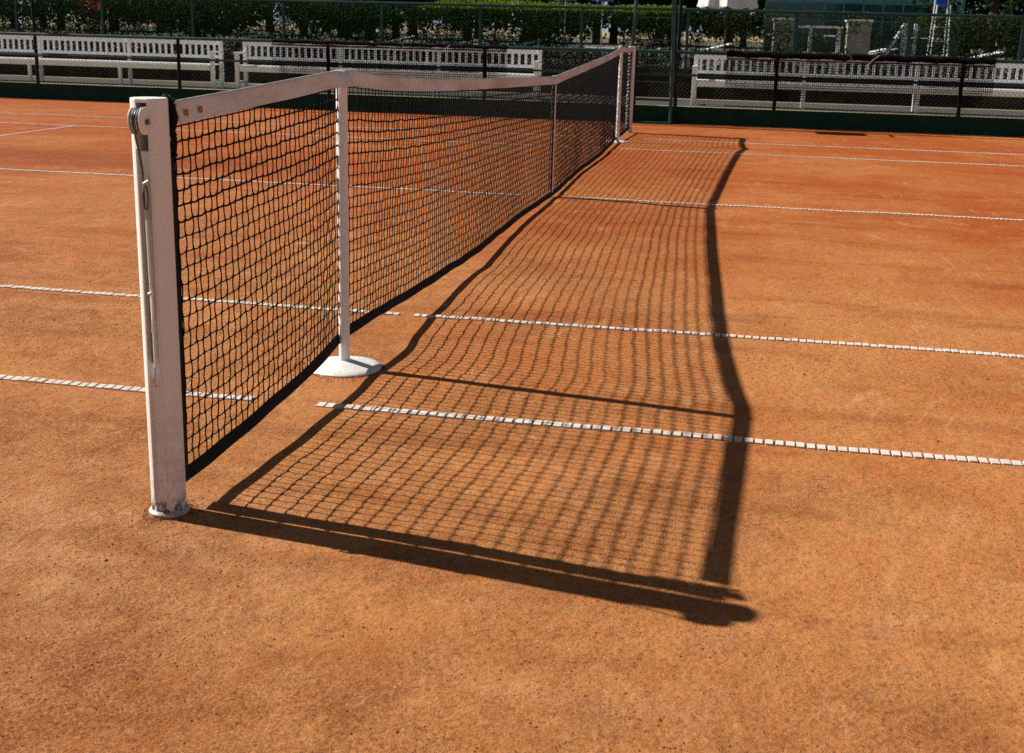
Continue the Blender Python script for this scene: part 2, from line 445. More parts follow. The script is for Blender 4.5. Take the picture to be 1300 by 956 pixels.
# broken/curly cord ends hang near the bottom corner
mm = MB()
mm.tube([(.006,-6.35,.34),(.012,-6.335,.335),(.013,-6.325,.318),(.008,-6.335,.305),(.012,-6.348,.31)], .0016, 5)
mm.build('loose_thread', M['band'], net, smooth=True); mm = MB(); mm.tube([(.006,-6.35,.47),(.016,-6.34,.463),(.012,-6.33,.455)], .0015, 5)
mm.build('loose_thread', M['band'], net, smooth=True)
# white band folded over the cable
sec = [(-.0028,-1.0),(-.0034,-.75),(-.0034,-.35),(-.0046,-.14),(-.0040,-.03),(-.0014,.02),(.0014,.02),(.0040,-.03),(.0046,-.14),(.0034,-.35),(.0036,-.75),(.0030,-1.0),(.0018,-.97),(-.0016,-.97)]
m = MB(); vs = []; st = []
y = -6.322
while y < 6.335: st.append(y); y += (.02 if y < -4 or 4.8 < y < 5.2 else .05)
st.append(6.335)
for y in st:
    zt = interp(TOP, y); g = sum(math.exp(-((y-c)/.062)**2) for c in (SN, SF)); wav = .0035*noise.noise(Vector((y*3.1,0,0))) ; bhh = BH + .003*noise.noise(Vector((y*2.3,4,0)))
    for sx, sz in sec:
        xo = sx + (.034*g*min(1, .12-sz*2.2) if sx > .001 else 0) - .006*g + .013*(-sz) + wav*(-sz)*1.5 + bil0(y, zt+sz*bhh)*(-sz)*.5 + 0*bhh + .0012*noise.noise(Vector((y*14, sz*3, 2)))
        vs.append((xo, y + .0, zt + sz*bhh + 0))
ns = len(sec); fs = []
for a in range(len(st)-1):
    for k in range(ns): fs.append((a*ns+k, (a+1)*ns+k, (a+1)*ns+(k+1)%ns, a*ns+(k+1)%ns))
fs.append(tuple(range(ns))); fs.append(tuple((len(st)-1)*ns+k for k in range(ns-1,-1,-1)))
m.add(vs, fs); band = m.build('top_band', M['band'], net, smooth=True)
# eyelets
for ye in (-6.287, -6.203):
    e = MB(); zc = interp(TOP, ye) - .031
    e.tube([(.0165, ye+.0062*math.cos(a*PI/8), zc+.0075*math.sin(a*PI/8)) for a in range(16)], .0022, 6, closed=True)
    e.lathe([(.0045,0),(.0045,.0016)], (.0150,ye,zc), 10, 'x')
    e.build('eyelet', M['brass'], band, smooth=True)
# cable showing between post and band
for s_, yb in ((-1,-6.322),(1,6.335)):
    e = MB(); zc = interp(TOP, yb) - .010
    e.tube([(0, yb, zc), (0, s_*6.40, zc-.004)], .004, 8); e.build('cable', M['darksteel'], net, smooth=True)
# bottom hem
m = MB(); vs = []; st = []; y = -6.40
while y < 6.335: st.append(y); y += .04
st.append(6.335)
hs = [(-.002,0),(-.003,.2),(-.0022,.8),(-.001,1),(.001,1),(.0022,.8),(.003,.2),(.002,0)]
for y in st:
    zb = interp(BOT, y)
    for sx, sz in hs:
        vs.append((sx + bil(y, zb) + .011*(1-sz) + .003*noise.noise(Vector((y*5,sz,0))), y, max(.004, zb + .004*noise.noise(Vector((y*4,0,0)))) + sz*HH*(1+.12*noise.noise(Vector((y*3,9,0))))))
ns = len(hs); fs = []
for a in range(len(st)-1):
    for k in range(ns): fs.append((a*ns+k, (a+1)*ns+k, (a+1)*ns+(k+1)%ns, a*ns+(k+1)%ns))
fs.append(tuple(range(ns))); fs.append(tuple((len(st)-1)*ns+k for k in range(ns-1,-1,-1)))
m.add(vs, fs); m.build('bottom_hem', M['hem'], net, smooth=True)
# end strips
for ya, yb, e_ in ((-6.405,-6.350,-1),(6.300,6.345,1)):
    m = MB(); vs = []; K = 60
    for i in range(K+1):
        z = .06 + (.985 if e_ < 0 else 1.0)*i/K; w = .0035*noise.noise(Vector((z*9,e_,0))); w2 = .004*noise.noise(Vector((z*7,e_,5)))
        if e_ < 0 and z > .97: w2 += .022*math.exp(-((z-1.03)/.03)**2) - .012; w += -.002
        for x_, yy in ((-.004,ya+w),(.004,ya+w),(.005,yb+w2),(-.005,yb+w2)): vs.append((x_+bil(yy,z)*.5, yy, z))
    fs = [(0,1,2,3),(4*K+3,4*K+2,4*K+1,4*K)]
    for i in range(K):
        for k in range(4): fs.append((4*i+k, 4*i+4+k, 4*i+4+(k+1)%4, 4*i+(k+1)%4))
    m.add(vs, fs); m.build('end_strip', M['hem'], net, smooth=True)
# thick lashing cord at the near top corner, with end knot
m = MB()
m.tube([(.004,-6.380,1.076),(.006,-6.384,1.074),(.010,-6.372,1.06),(.014,-6.362,1.02),(.010,-6.368,.99),(.012,-6.36,.96),(.009,-6.355,.92)], [.006,.009,.012,.014,.012,.010,.006], 8)
m.build('lashing', M['black'], net, smooth=True)
for k in range(9):
    zc = 1.06 - k*.017; m = MB(); m.tube([(.012*math.cos(a*PI/5)+.003, -6.366+.024*math.sin(a*PI/5)+.004*rn.random(), zc+.004*math.sin(a)) for a in range(10)], .0045, 6, closed=True); m.build('lashing', M['black'], net, smooth=True)
for zc in (.86,.78,.70,.60,.50,.41,.32,.22,.13):
    m = MB(); m.tube([(.008*math.cos(a*PI/5), -6.395+.014*math.sin(a*PI/5), zc+.003*math.sin(a)) for a in range(10)], .0026, 6, closed=True); m.build('lashing', M['black'], net, smooth=True)
m = MB(); m.lathe([(.0,-.006),(.006,-.005),(.0075,0),(.006,.004),(0,.005)], (.004,-6.366,1.072), 12); m.build('cable_end', M['steel'], net, smooth=True)
m = MB(); m.tube([(.012,-6.384+.006*math.cos(a*PI/6),.968+.008*math.sin(a*PI/6)) for a in range(12)], .0022, 6, closed=True); m.build('ring', M['steel'], net, smooth=True)
# centre strap, both faces and a dark cord beside it
m = MB()
m.box(.0115,.0150,-.020,.030,.012,.868); m.box(-.015,-.0115,-.020,.030,.012,.868)
m.box(-.015,.015,-.020,.030,.9155,.9185); m.box(.0115,.0150,-.020,.030,.8675,.917); m.box(-.0150,-.0115,-.020,.030,.8675,.917)
m.build('centre_strap', M['stick'], net)
m = MB(); m.tube([(.008,-.032,.86-.03*k+(.0)) for k in range(28)], [.006+.0018*(k%2) for k in range(28)], 6); m.build('strap_cord', M['black'], net, smooth=True)

# ------------------------------------------------------------------ posts
def post(yc, out, label):
    """round post with an outward groove; out = -1 (near) or +1"""
    t = empty('net_post', (0,yc,0), label=label, cat='net post', group='posts holding the net')
    r = .0445; H = 1.074; cw = .0145; nseg = 56
    a0 = math.asin(cw/r)
    def ring(depth, rr=r):
        pts = []
        base = -PI/2 if out < 0 else PI/2
        # go round starting just past the groove
        for k in range(nseg+1):
            a = base + a0 + (2*PI-2*a0)*k/nseg
            pts.append((rr*math.cos(a), rr*math.sin(a)))
        # groove: lips, walls, floor
        (xl, yl), (xr, yr) = pts[-1], pts[0]
        yo = -out*depth
        pts += [(xl, yl+yo), (xl*.5+xr*.5 - (xr-xl)*.0, yl+yo), (xr, yr+yo)]
        return pts
    levels = [(.0,.008),(.948,.008),(.949,.020),(.951,.078),(1.060,.078),(1.064,.078),(1.0645,.0005),(1.072,.0005)]
    m = MB(); vs = []; L = 0
    for z, d in levels:
        pts = ring(d); vs += [(x, y, z) for x, y in pts]; L = len(pts)
    pts = ring(.0005, r-.002); vs += [(x, y, H) for x, y in pts]
    nl = len(levels)+1; fs = []
    for a in range(nl-1):
        for k in range(L): fs.append((a*L+k, a*L+(k+1)%L, (a+1)*L+(k+1)%L, (a+1)*L+k))
    fs.append(tuple((nl-1)*L+k for k in range(L)))
    m.add(vs, fs); p = m.build('post_tube', M['post'], t, smooth=True)
    # white ridge strips beside the groove
    m = MB()
    for sx in (-1, 1):
        m.box(sx*.0168-.0018, sx*.0168+.0018, out*.0415 if out > 0 else -.0440, out*.0440 if out > 0 else -.0415, .03, .955)
    m.build('groove_lip', M['post'], t, bevel=.0006)
    # foot ring
    m = MB(); m.lathe([(.044,-.004),(.050,-.002),(.0530,.003),(.0525,.008),(.049,.0115),(.0447,.014)], (0,0,0), 40); m.build('foot_ring', M['post_ring'], t, smooth=True)
    # pulley
    pu = MB(); yo = out*.050; zc = 1.022; R_ = .033
    pu.lathe([(.006,-.0075),(R_,-.0075),(R_,-.0045),(R_-.006,-.002),(R_-.006,.002),(R_,.0045),(R_,.0075),(.006,.0075)], (0,yo,zc), 36, 'x')
    pu = pu.build('pulley', M['steel'], t, smooth=True)
    for sx in (-1, 1):
        c = MB(); poly = []
        inner, outer = yo - out*.012, yo + out*.030
        for k in range(13):
            a = PI*k/12; poly.append((yo+out*.008 + out*.026*math.sin(a), zc + .032*math.cos(a)))
        poly += [(inner, zc-.034), (inner, zc+.034)]
        xa = sx*.0115; c.prism(poly, min(xa, xa+sx*.004), max(xa, xa+sx*.004))
        c.build('cheek_plate', M['stick'], pu, bevel=.0012)
    c = MB(); Mx = Matrix.Rotation(R(12), 3, 'X'); c.obox((.0185, yo-out*.002, zc-.002), (.003,.0062,.0062), Mx); c.build('nut', M['darksteel'], pu, bevel=.0015); c = MB(); c.obox((-.0185, yo-out*.002, zc-.002), (.003,.0062,.0062), Mx)
    c.build('nut', M['darksteel'], pu, bevel=.0015)
    # cable from pulley down to the tension rod
    yc_ = yo + out*(R_-.004)
    m = MB()
    pts = [(0, yo - out*.03, zc+R_-.004)] + [(0, yo + out*(R_-.004)*math.sin(a*PI/14), zc + (R_-.004)*math.cos(a*PI/14)) for a in range(0, 8)]
    pts += [(.0, yc_-out*.004, .985), (.0, out*.062, .95), (.0, out*.0505, .90), (-.002, out*.047, .85), (-.003, out*.0445, .60), (-.003,out*.044,.42)]
    m.tube(pts, .0032, 8); m.build('cable', M['darksteel'], t, smooth=True)
    # thimble eye, ferrule, rod and hooks
    m = MB()
    xo = .004; ye = out*.0505
    m.tube([(xo+.0065*math.sin(a*PI/8)*(1 if a<=8 else 1), ye+out*.0035*0, .838+.030*math.cos(a*PI/8)) for a in range(16)], .0022, 6, closed=True)
    m.build('eye_loop', M['darksteel'], t, smooth=True)
    m = MB(); m.tube([(xo-.006, ye, .852), (xo, ye+out*.004, .873), (xo+.012, ye+out*.006, .880), (xo+.014, ye-out*.001, .876)], .0032, 8); m.build('hook', M['steel'], t, smooth=True)
    m = MB(); m.box(xo-.0045, xo+.0045, ye-.003, ye+.003, .782, .808); m.build('ferrule', M['steel'], t, bevel=.0015)
    m = MB(); m.tube([(xo, ye, .785), (xo+.001, ye, .66), (xo+.002, ye, .585)], .0036, 8); m.tube([(xo-.003, ye+out*.004, .60), (xo+.006, ye+out*.005, .605), (xo+.006, ye+out*.003, .57), (xo+.001, ye, .50)], .003, 8)
    m.tube([(xo+.001, ye, .585), (xo+.003, ye, .50), (xo+.003, ye, .40), (xo+.001, ye, .385)], .0034, 8)
    m.build('tension_rod', M['stick'], t, smooth=True)
    m = MB(); m.tube([(xo+.003, ye, .41), (xo+.004, ye+out*.006, .395), (xo+.002, ye+out*.008, .38), (xo-.002, ye+out*.004, .372), (xo-.002, ye-out*.002, .378)], .0032, 8); m.lathe([(0,-.004),(.004,-.003),(.004,.003),(0,.004)], (xo, ye-out*.002, .360), 10); m.build('lower_hook', M['steel'], t, smooth=True)
    return t
post(YN, -1, 'near white net post with cable pulley and hooks, standing at the left')
post(YF, 1, 'far white net post, small in the distance beside the umpire stand')

# ------------------------------------------------------------------ singles sticks
def stick(y, label, h):
    t = empty('singles_stick', (.003,y,0), label=label, cat='singles stick', group='white sticks propping up the net')
    m = MB(); r = .0205
    m.lathe([(r,.02),(r,h-.02),(r-.002,h-.012),(r-.006,h-.010),(0,h-.010)], n=28); m.build('pole', M['stick'], t, smooth=True)
    m = MB(); m.tube([(-.028,0,h-.03),(-.030,0,h-.002),(-.029,.004,h+.005),(-.026,.012,h+.006)], .0045, 8); m.build('cable_hook', M['stick'], t, smooth=True)
    m = MB(); m.lathe([(.140,.0),(.140,.005),(.137,.008),(.110,.013),(.075,.020),(.045,.026),(.030,.029),(.0225,.031),(.0215,.036),(.0215,.01)], n=56); m.build('base_disc', M['base'], t, smooth=True)
    return t
stick(SN, 'near white singles stick on round base, propping the net beside the left post', 1.088)
stick(SF, 'far white singles stick on round base, seen through the net near the far post', 1.090)

# ------------------------------------------------------------------ low fence along the court
FY = 8.35
fence = empty('court_fence', (0,FY,0), label='low dark green chain link fence with kickboard running behind the court', cat='fence')
fx0, fx1 = -19.1, 11.6
m = MB(); x = fx0
while x < fx1: q_ = .002*(int(x*10) % 2); m.box(x, min(x+2.418, fx1), -.035-q_, -.006-q_, -.02, .238 + .005*rn.random()); x += 2.414
m.build('kickboard', M['green'], fence)
m = MB(); m.tube([(fx0,0,.985),(fx1,0,.985)], .024, 12); m.build('top_rail', M['teal'], fence, smooth=True)
m = MB(); m.tube([(fx0,0,.675),(fx1,0,.675)], .017, 10); m.build('middle_rail', M['teal'], fence, smooth=True)
k = 0; px = -9.49 - 2.4*4
for px in [-19.09,-16.69,-14.29,-11.89,-9.49,-7.08,-4.69,-2.31,-.12,.47,1.85,4.32,6.73,9.14,11.55]:
    m = MB(); tall = px in (-9.49, .47, 9.14)
    m.lathe([(.027,0),(.027,2.93 if tall else .964)], (px,.052 if tall else 0,0), 14); 
    if tall: m.box(px-.05,px+.05,-.01,.08,0,.05)
    m.build('fence_post', M['postgreen'], fence, smooth=True)
m = MB(); m.tube([(-9.5,.052,2.95),(9.2,.052,2.95)], .042, 10); m.build('overhead_rail', M['postgreen'], fence, smooth=True)
# wire netting
def netting(m, x0, x1, z0, z1, y, p, r, n=3):
    h = z1-z0
    x = x0 - h
    while x < x1:
        for s in (1,-1):
            pts = []
            a0_, b0_ = (x, z0), (x+h, z1)
            if s < 0: a0_, b0_ = (x, z1), (x+h, z0)
            # clip
            (ax, az), (bx, bz) = a0_, b0_; sl = (bz-az)/(bx-ax)
            if bx <= x0 or ax >= x1: continue
            if ax < x0: az += sl*(x0-ax); ax = x0
            if bx > x1: bz += sl*(x1-bx); bx = x1
            if bx-ax < .01: continue
            m.tube([(ax,y+.001*s,az),(bx,y-.001*s,bz)], r, n, caps=False)
        x += p
m = MB(); netting(m, fx0, fx1, .24, .975, -.003, .062, .0018); m.build('chain_link', M['wire'], fence)

# spare nets draped over the fence
def drape(x0, x1, label, zlo, roll):
    t = empty('draped_net', (x0, FY-.035, 0), label=label, cat='spare net', group='spare nets hung over the fence')
    L = x1-x0; m = MB(); r_ = random.Random(int(x1*10))
    for layer in (0, 1):
        yo = -.004 - .022*layer; k = int(L/.027)
        for i in range(k+1):
            x = L*i/k + layer*.012
            if x > L: break
            edge = min(x, L-x); zl = zlo + .05*layer + (.25*max(0, .3-edge)*2) + .05*noise.noise(Vector((x*2, layer*3, x0)))
            pts = [(x + .006*noise.noise(Vector((x*9, z_, layer))), yo + .006*math.sin(x*7+z_*4), 1.0 - (1.0-zl)*z_) for z_ in (0,.2,.4,.6,.8,1)]
            m.tube(pts, .0032, 3, caps=False)
        z = .96
        while z > zlo:
            pts = [(L*q/30, yo+.006*math.sin(L*q/30*7), z + .010*noise.noise(Vector((L*q/30*1.5, z*3, layer)))) for q in range(0 if z > zlo+.2 else 1, 31 if z > zlo+.2 else 30)]
            m.tube(pts, .0028, 3, caps=False); z -= .034
    m.build('net_cords', M['netblack'], t)
    m = MB(); q = 60
    m.tube([(L*i/q, .02+.004*math.sin(i), .985+.006*math.sin(i*.9)) for i in range(q+1)], [roll*(.92+.12*(i % 2)) for i in range(q+1)], 10)
    m.build('rolled_top', M['netblack'], t, smooth=True)
    m = MB(); q = 40
    for a in range(q):
        x_a, x_b = L*a/q, L*(a+1)/q; za = .925+.004*math.sin(a*.8) - (roll-.03); zb_ = .925+.004*math.sin((a+1)*.8) - (roll-.03)
        m.add([(x_a,-.034,za),(x_b,-.034,zb_),(x_b,-.034,zb_+.022),(x_a,-.034,za+.022),(x_a,-.030,za),(x_b,-.030,zb_),(x_b,-.030,zb_+.022),(x_a,-.030,za+.022)],
              [(0,1,2,3),(7,6,5,4),(0,4,5,1),(3,2,6,7)] + ([(0,3,7,4)] if a == 0 else []) + ([(1,5,6,2)] if a == q-1 else []))
    m.build('red_hem', M['maroon'], t)
    return t
d1 = drape(-5.55, -1.98, 'black spare net with dark red hem draped over the fence left of centre', .42, .030)
d2 = drape(1.15, 4.72, 'thicker black spare net with dark red hem draped over the fence at right', .36, .050)
def tie(par, pts):
    m = MB(); m.tube(pts, .0045, 6); m.build('tie_string', M['string'], par, smooth=True)
tie(d1, [(1.98,-.05,1.03),(2.03,-.05,.985),(2.05,-.05,.88)]); tie(d1, [(2.74,-.05,1.00),(2.68,-.05,.95),(2.62,-.05,.87)])
tie(d2, [(1.62,-.06,1.02),(1.66,-.06,1.01),(1.73,-.06,.88)]); tie(d2, [(2.05,-.06,1.02),(1.98,-.06,.97),(1.90,-.06,.88)])

# ------------------------------------------------------------------ umpire stand
u = empty('umpire_stand', (.15, 8.05, 0), label='tall dark green tubular umpire stand with rungs beside the far net post', cat='umpire stand')
def tb(name, pts, r, mat='teal'): m = MB(); m.tube(pts, r, 12); return m.build(name, M[mat], u, smooth=True)
tb('leg', [(.285,0,0),(.262,0,1.0),(.235,.02,1.86)], .026); tb('leg', [(-.325,0,0),(-.30,0,.9),(-.27,.02,1.86)], .026)
tb('leg', [(.33,.20,0),(.31,.20,.5),(.25,.19,1.86)], .018, 'postgreen'); tb('leg', [(-.38,.20,0),(-.33,.20,.5),(-.28,.19,1.86)], .018, 'postgreen')
for z, r_ in ((.018,.016),(.34,.020),(.58,.008),(.80,.012),(.90,.009),(1.15,.010),(1.45,.010)):
    tb('rung', [(-.31+.02*z,0,z),(.28-.03*z,0,z)], r_)
m = MB(); m.box(-.33,.30,-.30,.22,1.86,1.89); m.build('seat', M['bench'], u, bevel=.005)
m = MB()
for k in range(4): m.box(-.33,.30,.20,.225,2.05+.10*k,2.12+.10*k)
m.build('backrest', M['bench'], u, bevel=.004)
for sx in (-.31,.28): tb('armrest', [(sx,.20,2.42),(sx,.19,1.88),(sx,.19,2.13),(sx,-.28,2.13),(sx,-.28,1.89)], .016)
m = MB(); m.box(.27,.40,.12,.26,.0,.035); m.build('foot_pad', M['postgreen'], u, bevel=.004); m = MB(); m.box(-.45,-.32,.12,.26,.0,.035); m.build('foot_pad', M['postgreen'], u, bevel=.004)

# ------------------------------------------------------------------ benches
def bench():
    t = empty('bench', (0,0,0)); L = 5.85; bays = 3
    m = MB()
    for k in range(5): m.box(.01, L-.01, .02+.088*k, .098+.088*k, .425, .447)
    m.build('seat', M['bench'], t, bevel=.003)
    m = MB(); m.box(.09, L-.09, .004, .030, .330, .4235); m.build('apron', M['bench'], t, bevel=.003)
    for k in range(bays+1):
        x = .035 + (L-.07)*k/bays
        for nm, yy, zt in (('front_leg', .035, .655 if k in (0, bays) else .4235), ('back_leg', .44, .895)):
            m = MB(); w = .036 if k in (0, bays) else .028
            m.box(x-w, x+w, yy-.032, yy+.032, 0, zt); m.build(nm, M['bench'], t, bevel=.004)
    for k in (0, bays):
        x = .035 + (L-.07)*k/bays
        m = MB(); m.box(x-.045, x+.045, -.025, .405, .657, .688); m.build('armrest', M['bench'], t, bevel=.006)
        m = MB(); m.box(x-.02, x+.02, .07, .405, .10, .15); m.build('side_rail', M['bench'], t, bevel=.003)
    br = MB(); br.box(.075, L-.075, .432, .462, .800, .888); br.box(.075, L-.075, .432, .462, .548, .605)
    x = .10
    i = 0
    while x < L-.12:
        br.box(x, x+.047, .438, .456, .606, .799); x += .1262; i += 1
    br.build('backrest', M['bench'], t, bevel=.003)
    return t
proto = bench()
for i, (bx, by, lab) in enumerate(((-8.14, 12.90, 'long white slatted bench behind the black draped net left of the umpire stand'),
                          (-14.42, 12.90, 'long white slatted bench behind the fence, leftmost in the photo'),
                          (.50, 12.95, 'long white slatted bench behind the fence at the right, draped net before it'))):
    o = proto if i == 0 else copy_tree(proto)
    o.location = (bx, by, 0); tag(o, lab, 'bench', 'white benches along the path')

# ------------------------------------------------------------------ low wall, terrace
m = MB(); m.box(-40, 30, 15.32, 15.56, -.02, .555); o = m.build('garden_wall', M['wall'], bevel=.012); tag(o, 'low dark brown garden wall holding up the hedge bed behind the benches', 'wall')
sheet('terrace', -60, 60, 15.55, 120, .50, M['terrace'])

m = MB(); m.box(-40,30,15.562,16.75,.3,.535); o = m.build('soil_bed', M['wall']); o['kind'] = 'structure'
# fence on the wall
hf = empty('hedge_fence', (0,15.60,.5), label='green steel fence with fine wire grid in front of the hedge', cat='fence')
m = MB(); m.tube([(-22,0,1.195),(14,0,1.195)], .030, 10); m.build('top_rail', M['teal'], hf, smooth=True)
for px in (-20.6,-18.5,-16.4,-14.35,-12.3,-10.22,-8.18,-6.04,-3.95,-1.87,.24,2.33,4.46,6.52,8.6,10.7):
    m = MB(); w = .040 if px > 2 else .028; m.box(px-w, px+w, -.03, .03, 0, 1.165); m.build('fence_post', M['teal'], hf, bevel=.004)
m = MB(); x = -15.5
while x < 9:
    m.tube([(x,-.034,.02),(x,-.034,1.17)], .0016, 3, caps=False); x += .075
z = .06
while z < 1.17: m.tube([(-15.5,-.036,z),(9,-.036,z)], .0016, 3, caps=False); z += .075
m.build('wire_grid', M['postgreen'], hf)

# ------------------------------------------------------------------ hedges
def leaf(m, c, L, w, rg):
    d = Vector((rg.gauss(0,1), rg.gauss(0,1), rg.gauss(0,1)+.25)).normalized(); s = d.cross(Vector((rg.gauss(0,1),rg.gauss(0,1),rg.gauss(0,1)))).normalized()
    up = d.cross(s)*.15*L
    c = Vector(c)
    m.add([tuple(c), tuple(c+d*L*.5+s*w*.5+up), tuple(c+d*L), tuple(c+d*L*.5-s*w*.5+up)], [(0,1,2,3)])
def hedge(name, label, x0, x1, ztop, dens, mat, seed, stems, thick=.55, n_per_m=3400, stemmat='bark'):
    rg = random.Random(seed)
    t = empty(name, ((x0+x1)/2, 16.0, .5), label=label, cat='hedge', group='hedges on the garden wall'); cx = (x0+x1)/2
    m = MB(); L = x1-x0; tries = int(L*n_per_m)
    for _ in range(tries):
        x = rg.uniform(x0, x1); z = rg.random()**1.2*1.22*ztop(x); y = rg.gauss(0, thick*.34)
        if abs(y) > thick*.62: continue
        top = ztop(x)*1.22 + .05*noise.noise(Vector((x*5,y*5,seed)))
        if z > top: continue
        cl = noise.noise(Vector((x*2.6, y*2, z*2.6))) + .55*noise.noise(Vector((x*7, y*6, z*7+4)))
        if cl < dens(x, z) : continue
        leaf(m, (x-cx, y, z), rg.uniform(.030,.058), rg.uniform(.018,.030), rg)
    m.build('foliage', mat, t)
    k = 0; x = x0 + .2
    while x < x1:
        for b in range(3):
            xx = x-cx + rg.uniform(-.06,.06); yy = rg.uniform(-.08,.08); pts = [(xx,yy,0)]
            for q in range(1,6): pts.append((xx + rg.uniform(-.05,.05)*q*.7, yy + rg.uniform(-.04,.04)*q*.6, q*.19*ztop(x)))
            s = MB(); s.tube(pts, [.020,.017,.013,.010,.007,.004], 5); s.build('stem', M[stemmat], t)
        x += stems*rg.uniform(.7,1.3)
    return t
def dl(x, z):     # gap threshold, higher = more gaps (left part)
    g = -.70
    if z < .75: g += .04
    if z < .38: g -= .55
    if x > -5.4 and z > 1.1: g -= .3
    for c, w, a in ((-13.1,1.1,.30),(-11.2,.7,.22),(-9.6,.7,.36),(-7.9,.6,.22),(-6.2,.9,.30),(-5.2,.5,.42),(-2.1,.35,.30),(-1.45,.45,1.0),(-.3,.4,.10)):
        g += a*math.exp(-((x-c)/w)**2)*(1.0 if z < .95 else .25)
    return g
def dr(x, z):
    g = -.30 - (.4 if z < .2 else 0) - (.25 if z > 1.12 else 0)
    for c, w, a in ((.9,.35,-.15),(1.4,.3,-.18),(3.1,.6,.35),(4.0,.7,.30),(5.0,.5,-.25),(6.0,.6,-.10)): g += a*math.exp(-((x-c)/w)**2)
    return g
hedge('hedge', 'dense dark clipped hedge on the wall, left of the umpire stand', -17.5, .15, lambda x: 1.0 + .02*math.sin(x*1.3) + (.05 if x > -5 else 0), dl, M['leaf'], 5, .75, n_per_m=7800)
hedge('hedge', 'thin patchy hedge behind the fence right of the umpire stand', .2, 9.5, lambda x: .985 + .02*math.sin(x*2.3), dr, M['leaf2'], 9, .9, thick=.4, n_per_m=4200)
# thin top fringe so the right hedge shows an unbroken crest
# lone sprig
t = empty('vine_shoot', (6.33,16.0,1.6), label='single thin leafy shoot rising above the hedge at far right', cat='shoot')
m = MB(); rg = random.Random(2)
m.tube([(0,0,-.3),(.01,0,.2),(-.01,.01,.75)], .006, 5); m.build('stem', M['bark'], t)
m = MB()
for k in range(90): z = .02+.75*k/90; leaf(m, (rg.uniform(-.03,.03), rg.uniform(-.03,.03), z), .05, .03, rg)
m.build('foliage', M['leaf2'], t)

# ------------------------------------------------------------------ terrace furniture
def lounger():
    t = empty('sun_lounger', (0,0,.5)); m = MB()
    for k in range(9): m.box(.02+.145*k, .145+.145*k, -.30, .30, .30, .322)
    m.build('seat', M['white'], t)
    m = MB(); Mx = Matrix.Rotation(R(-14), 3, 'Y')
    for k in range(5):
        c = Vector((1.34,0,.32)) + Mx @ Vector((.07+.145*k,0,0)); m.obox(c, (.062,.30,.011), Mx)
    m.build('backrest', M['white'], t)
    for y_ in (-.27,.27):
        m = MB(); m.box(0, 1.9, y_-.02, y_+.02, .25, .297); m.build('frame', M['white'], t)
        for x_ in (.12, 1.75): m = MB(); m.box(x_-.025, x_+.025, y_-.02, y_+.02, 0, .249); m.build('leg', M['white'], t)
    return t
pl = lounger()
spots = [(-14.6,20,.2),(-13.0,23,-.3),(-10.9,20.5,.1),(-9.2,22,.3),(-6.9,21,-.2),(-5.9,24,.4),(-3.2,21.2,.1),(-2.9,23.2,-.1),(-1.0,25,.2),(2.65,21.5,0.05),(3.2,24.0,-.1),(5.4,22,.1),(6.6,20.5,.2)]
LP = ['farthest left behind the hedge','second from the left behind the hedge','third from the left behind the hedge','fourth from the left behind the hedge','fifth from the left behind the hedge',
      'sixth from the left behind the hedge','nearer of two in the hedge gap left of the umpire stand','farther of two in the hedge gap left of the umpire stand','just left behind the umpire stand',
      'between the two stone pillars','beyond the gap between the stone pillars','behind the white handrail','rightmost behind the thin hedge']
for i, (x, y, a) in enumerate(spots):
    o = pl if i == 0 else copy_tree(pl)
    o.location = (x, y, .5); o.rotation_euler.z = a
    tag(o, 'white sun lounger, ' + LP[i], 'sun lounger', 'white loungers on the terrace')
for x, w, lab in ((2.23,.24,'left of two pale square stone pillars behind the thin hedge'),(3.88,.26,'right of two pale square stone pillars behind the thin hedge')):
    t = empty('stone_pillar', (x,20,.5), label=lab, cat='pillar', group='stone pillars behind the thin hedge')
    m = MB()
    for k in range(5): m.box(-w+.004*(k%2), w-.004*(k%2), -w, w, .215*k, .212+.215*k)
    m.build('shaft', M['stone'], t, bevel=.008); m = MB(); m.box(-w-.03, w+.03, -w-.03, w+.03, 1.078, 1.13); m.build('cap', M['white'], t, bevel=.008)
t = empty('white_table', (3.05,20.4,.5), label='narrow white table standing between the two stone pillars', cat='table')
m = MB(); m.box(-.50,.50,-.3,.3,.93,.975); m.build('tabletop', M['white'], t, bevel=.006)
for x_ in (-.2,.44):
    for y_ in (-.25,.25): m = MB(); m.box(x_-.025,x_+.025,y_-.025,y_+.025,0,.929); m.build('leg', M['white'], t)
t = empty('handrail', (4.95,20,.5), label='white handrail with twin posts and sloping bar behind the hedge fence', cat='handrail')
for x_ in (-.06,.18): m = MB(); m.box(x_-.045,x_+.045,-.04,.04,0,1.07); m.build('rail_post', M['white'], t, bevel=.006)
m = MB(); m.tube([(-.10,0,1.02),(-.42,0,.36),(-.62,0,.02)], .032, 8); m.build('sloping_bar', M['white'], t, smooth=True)

# parasol, mostly folded
t = empty('parasol', (.88,22,.5), label='large cream parasol half folded, rising above the hedge', cat='parasol')
m = MB(); m.tube([(0,0,.05),(0,0,2.95)], .03, 10); m.build('pole', M['bark'], t, smooth=True)
m = MB(); vs = []; nf = 96; lv = [(0,.66),(.05,.645),(.4,.60),(.8,.47),(1.2,.28),(1.5,.09),(1.56,.02)]
for z, r in lv:
    for k in range(nf):
        a = 2*PI*k/nf; rr = r*(1 + .13*math.cos(a*8)*(1-z/1.7)+.04*math.sin(a*19)*(1-z/1.6)); vs.append((rr*math.cos(a), rr*math.sin(a), 1.36+z + (.03*math.cos(a*8) if z == 0 else 0)))
fs = [(i*nf+k, i*nf+(k+1)%nf, (i+1)*nf+(k+1)%nf, (i+1)*nf+k) for i in range(len(lv)-1) for k in range(nf)]
fs.append(tuple((len(lv)-1)*nf+k for k in range(nf)))
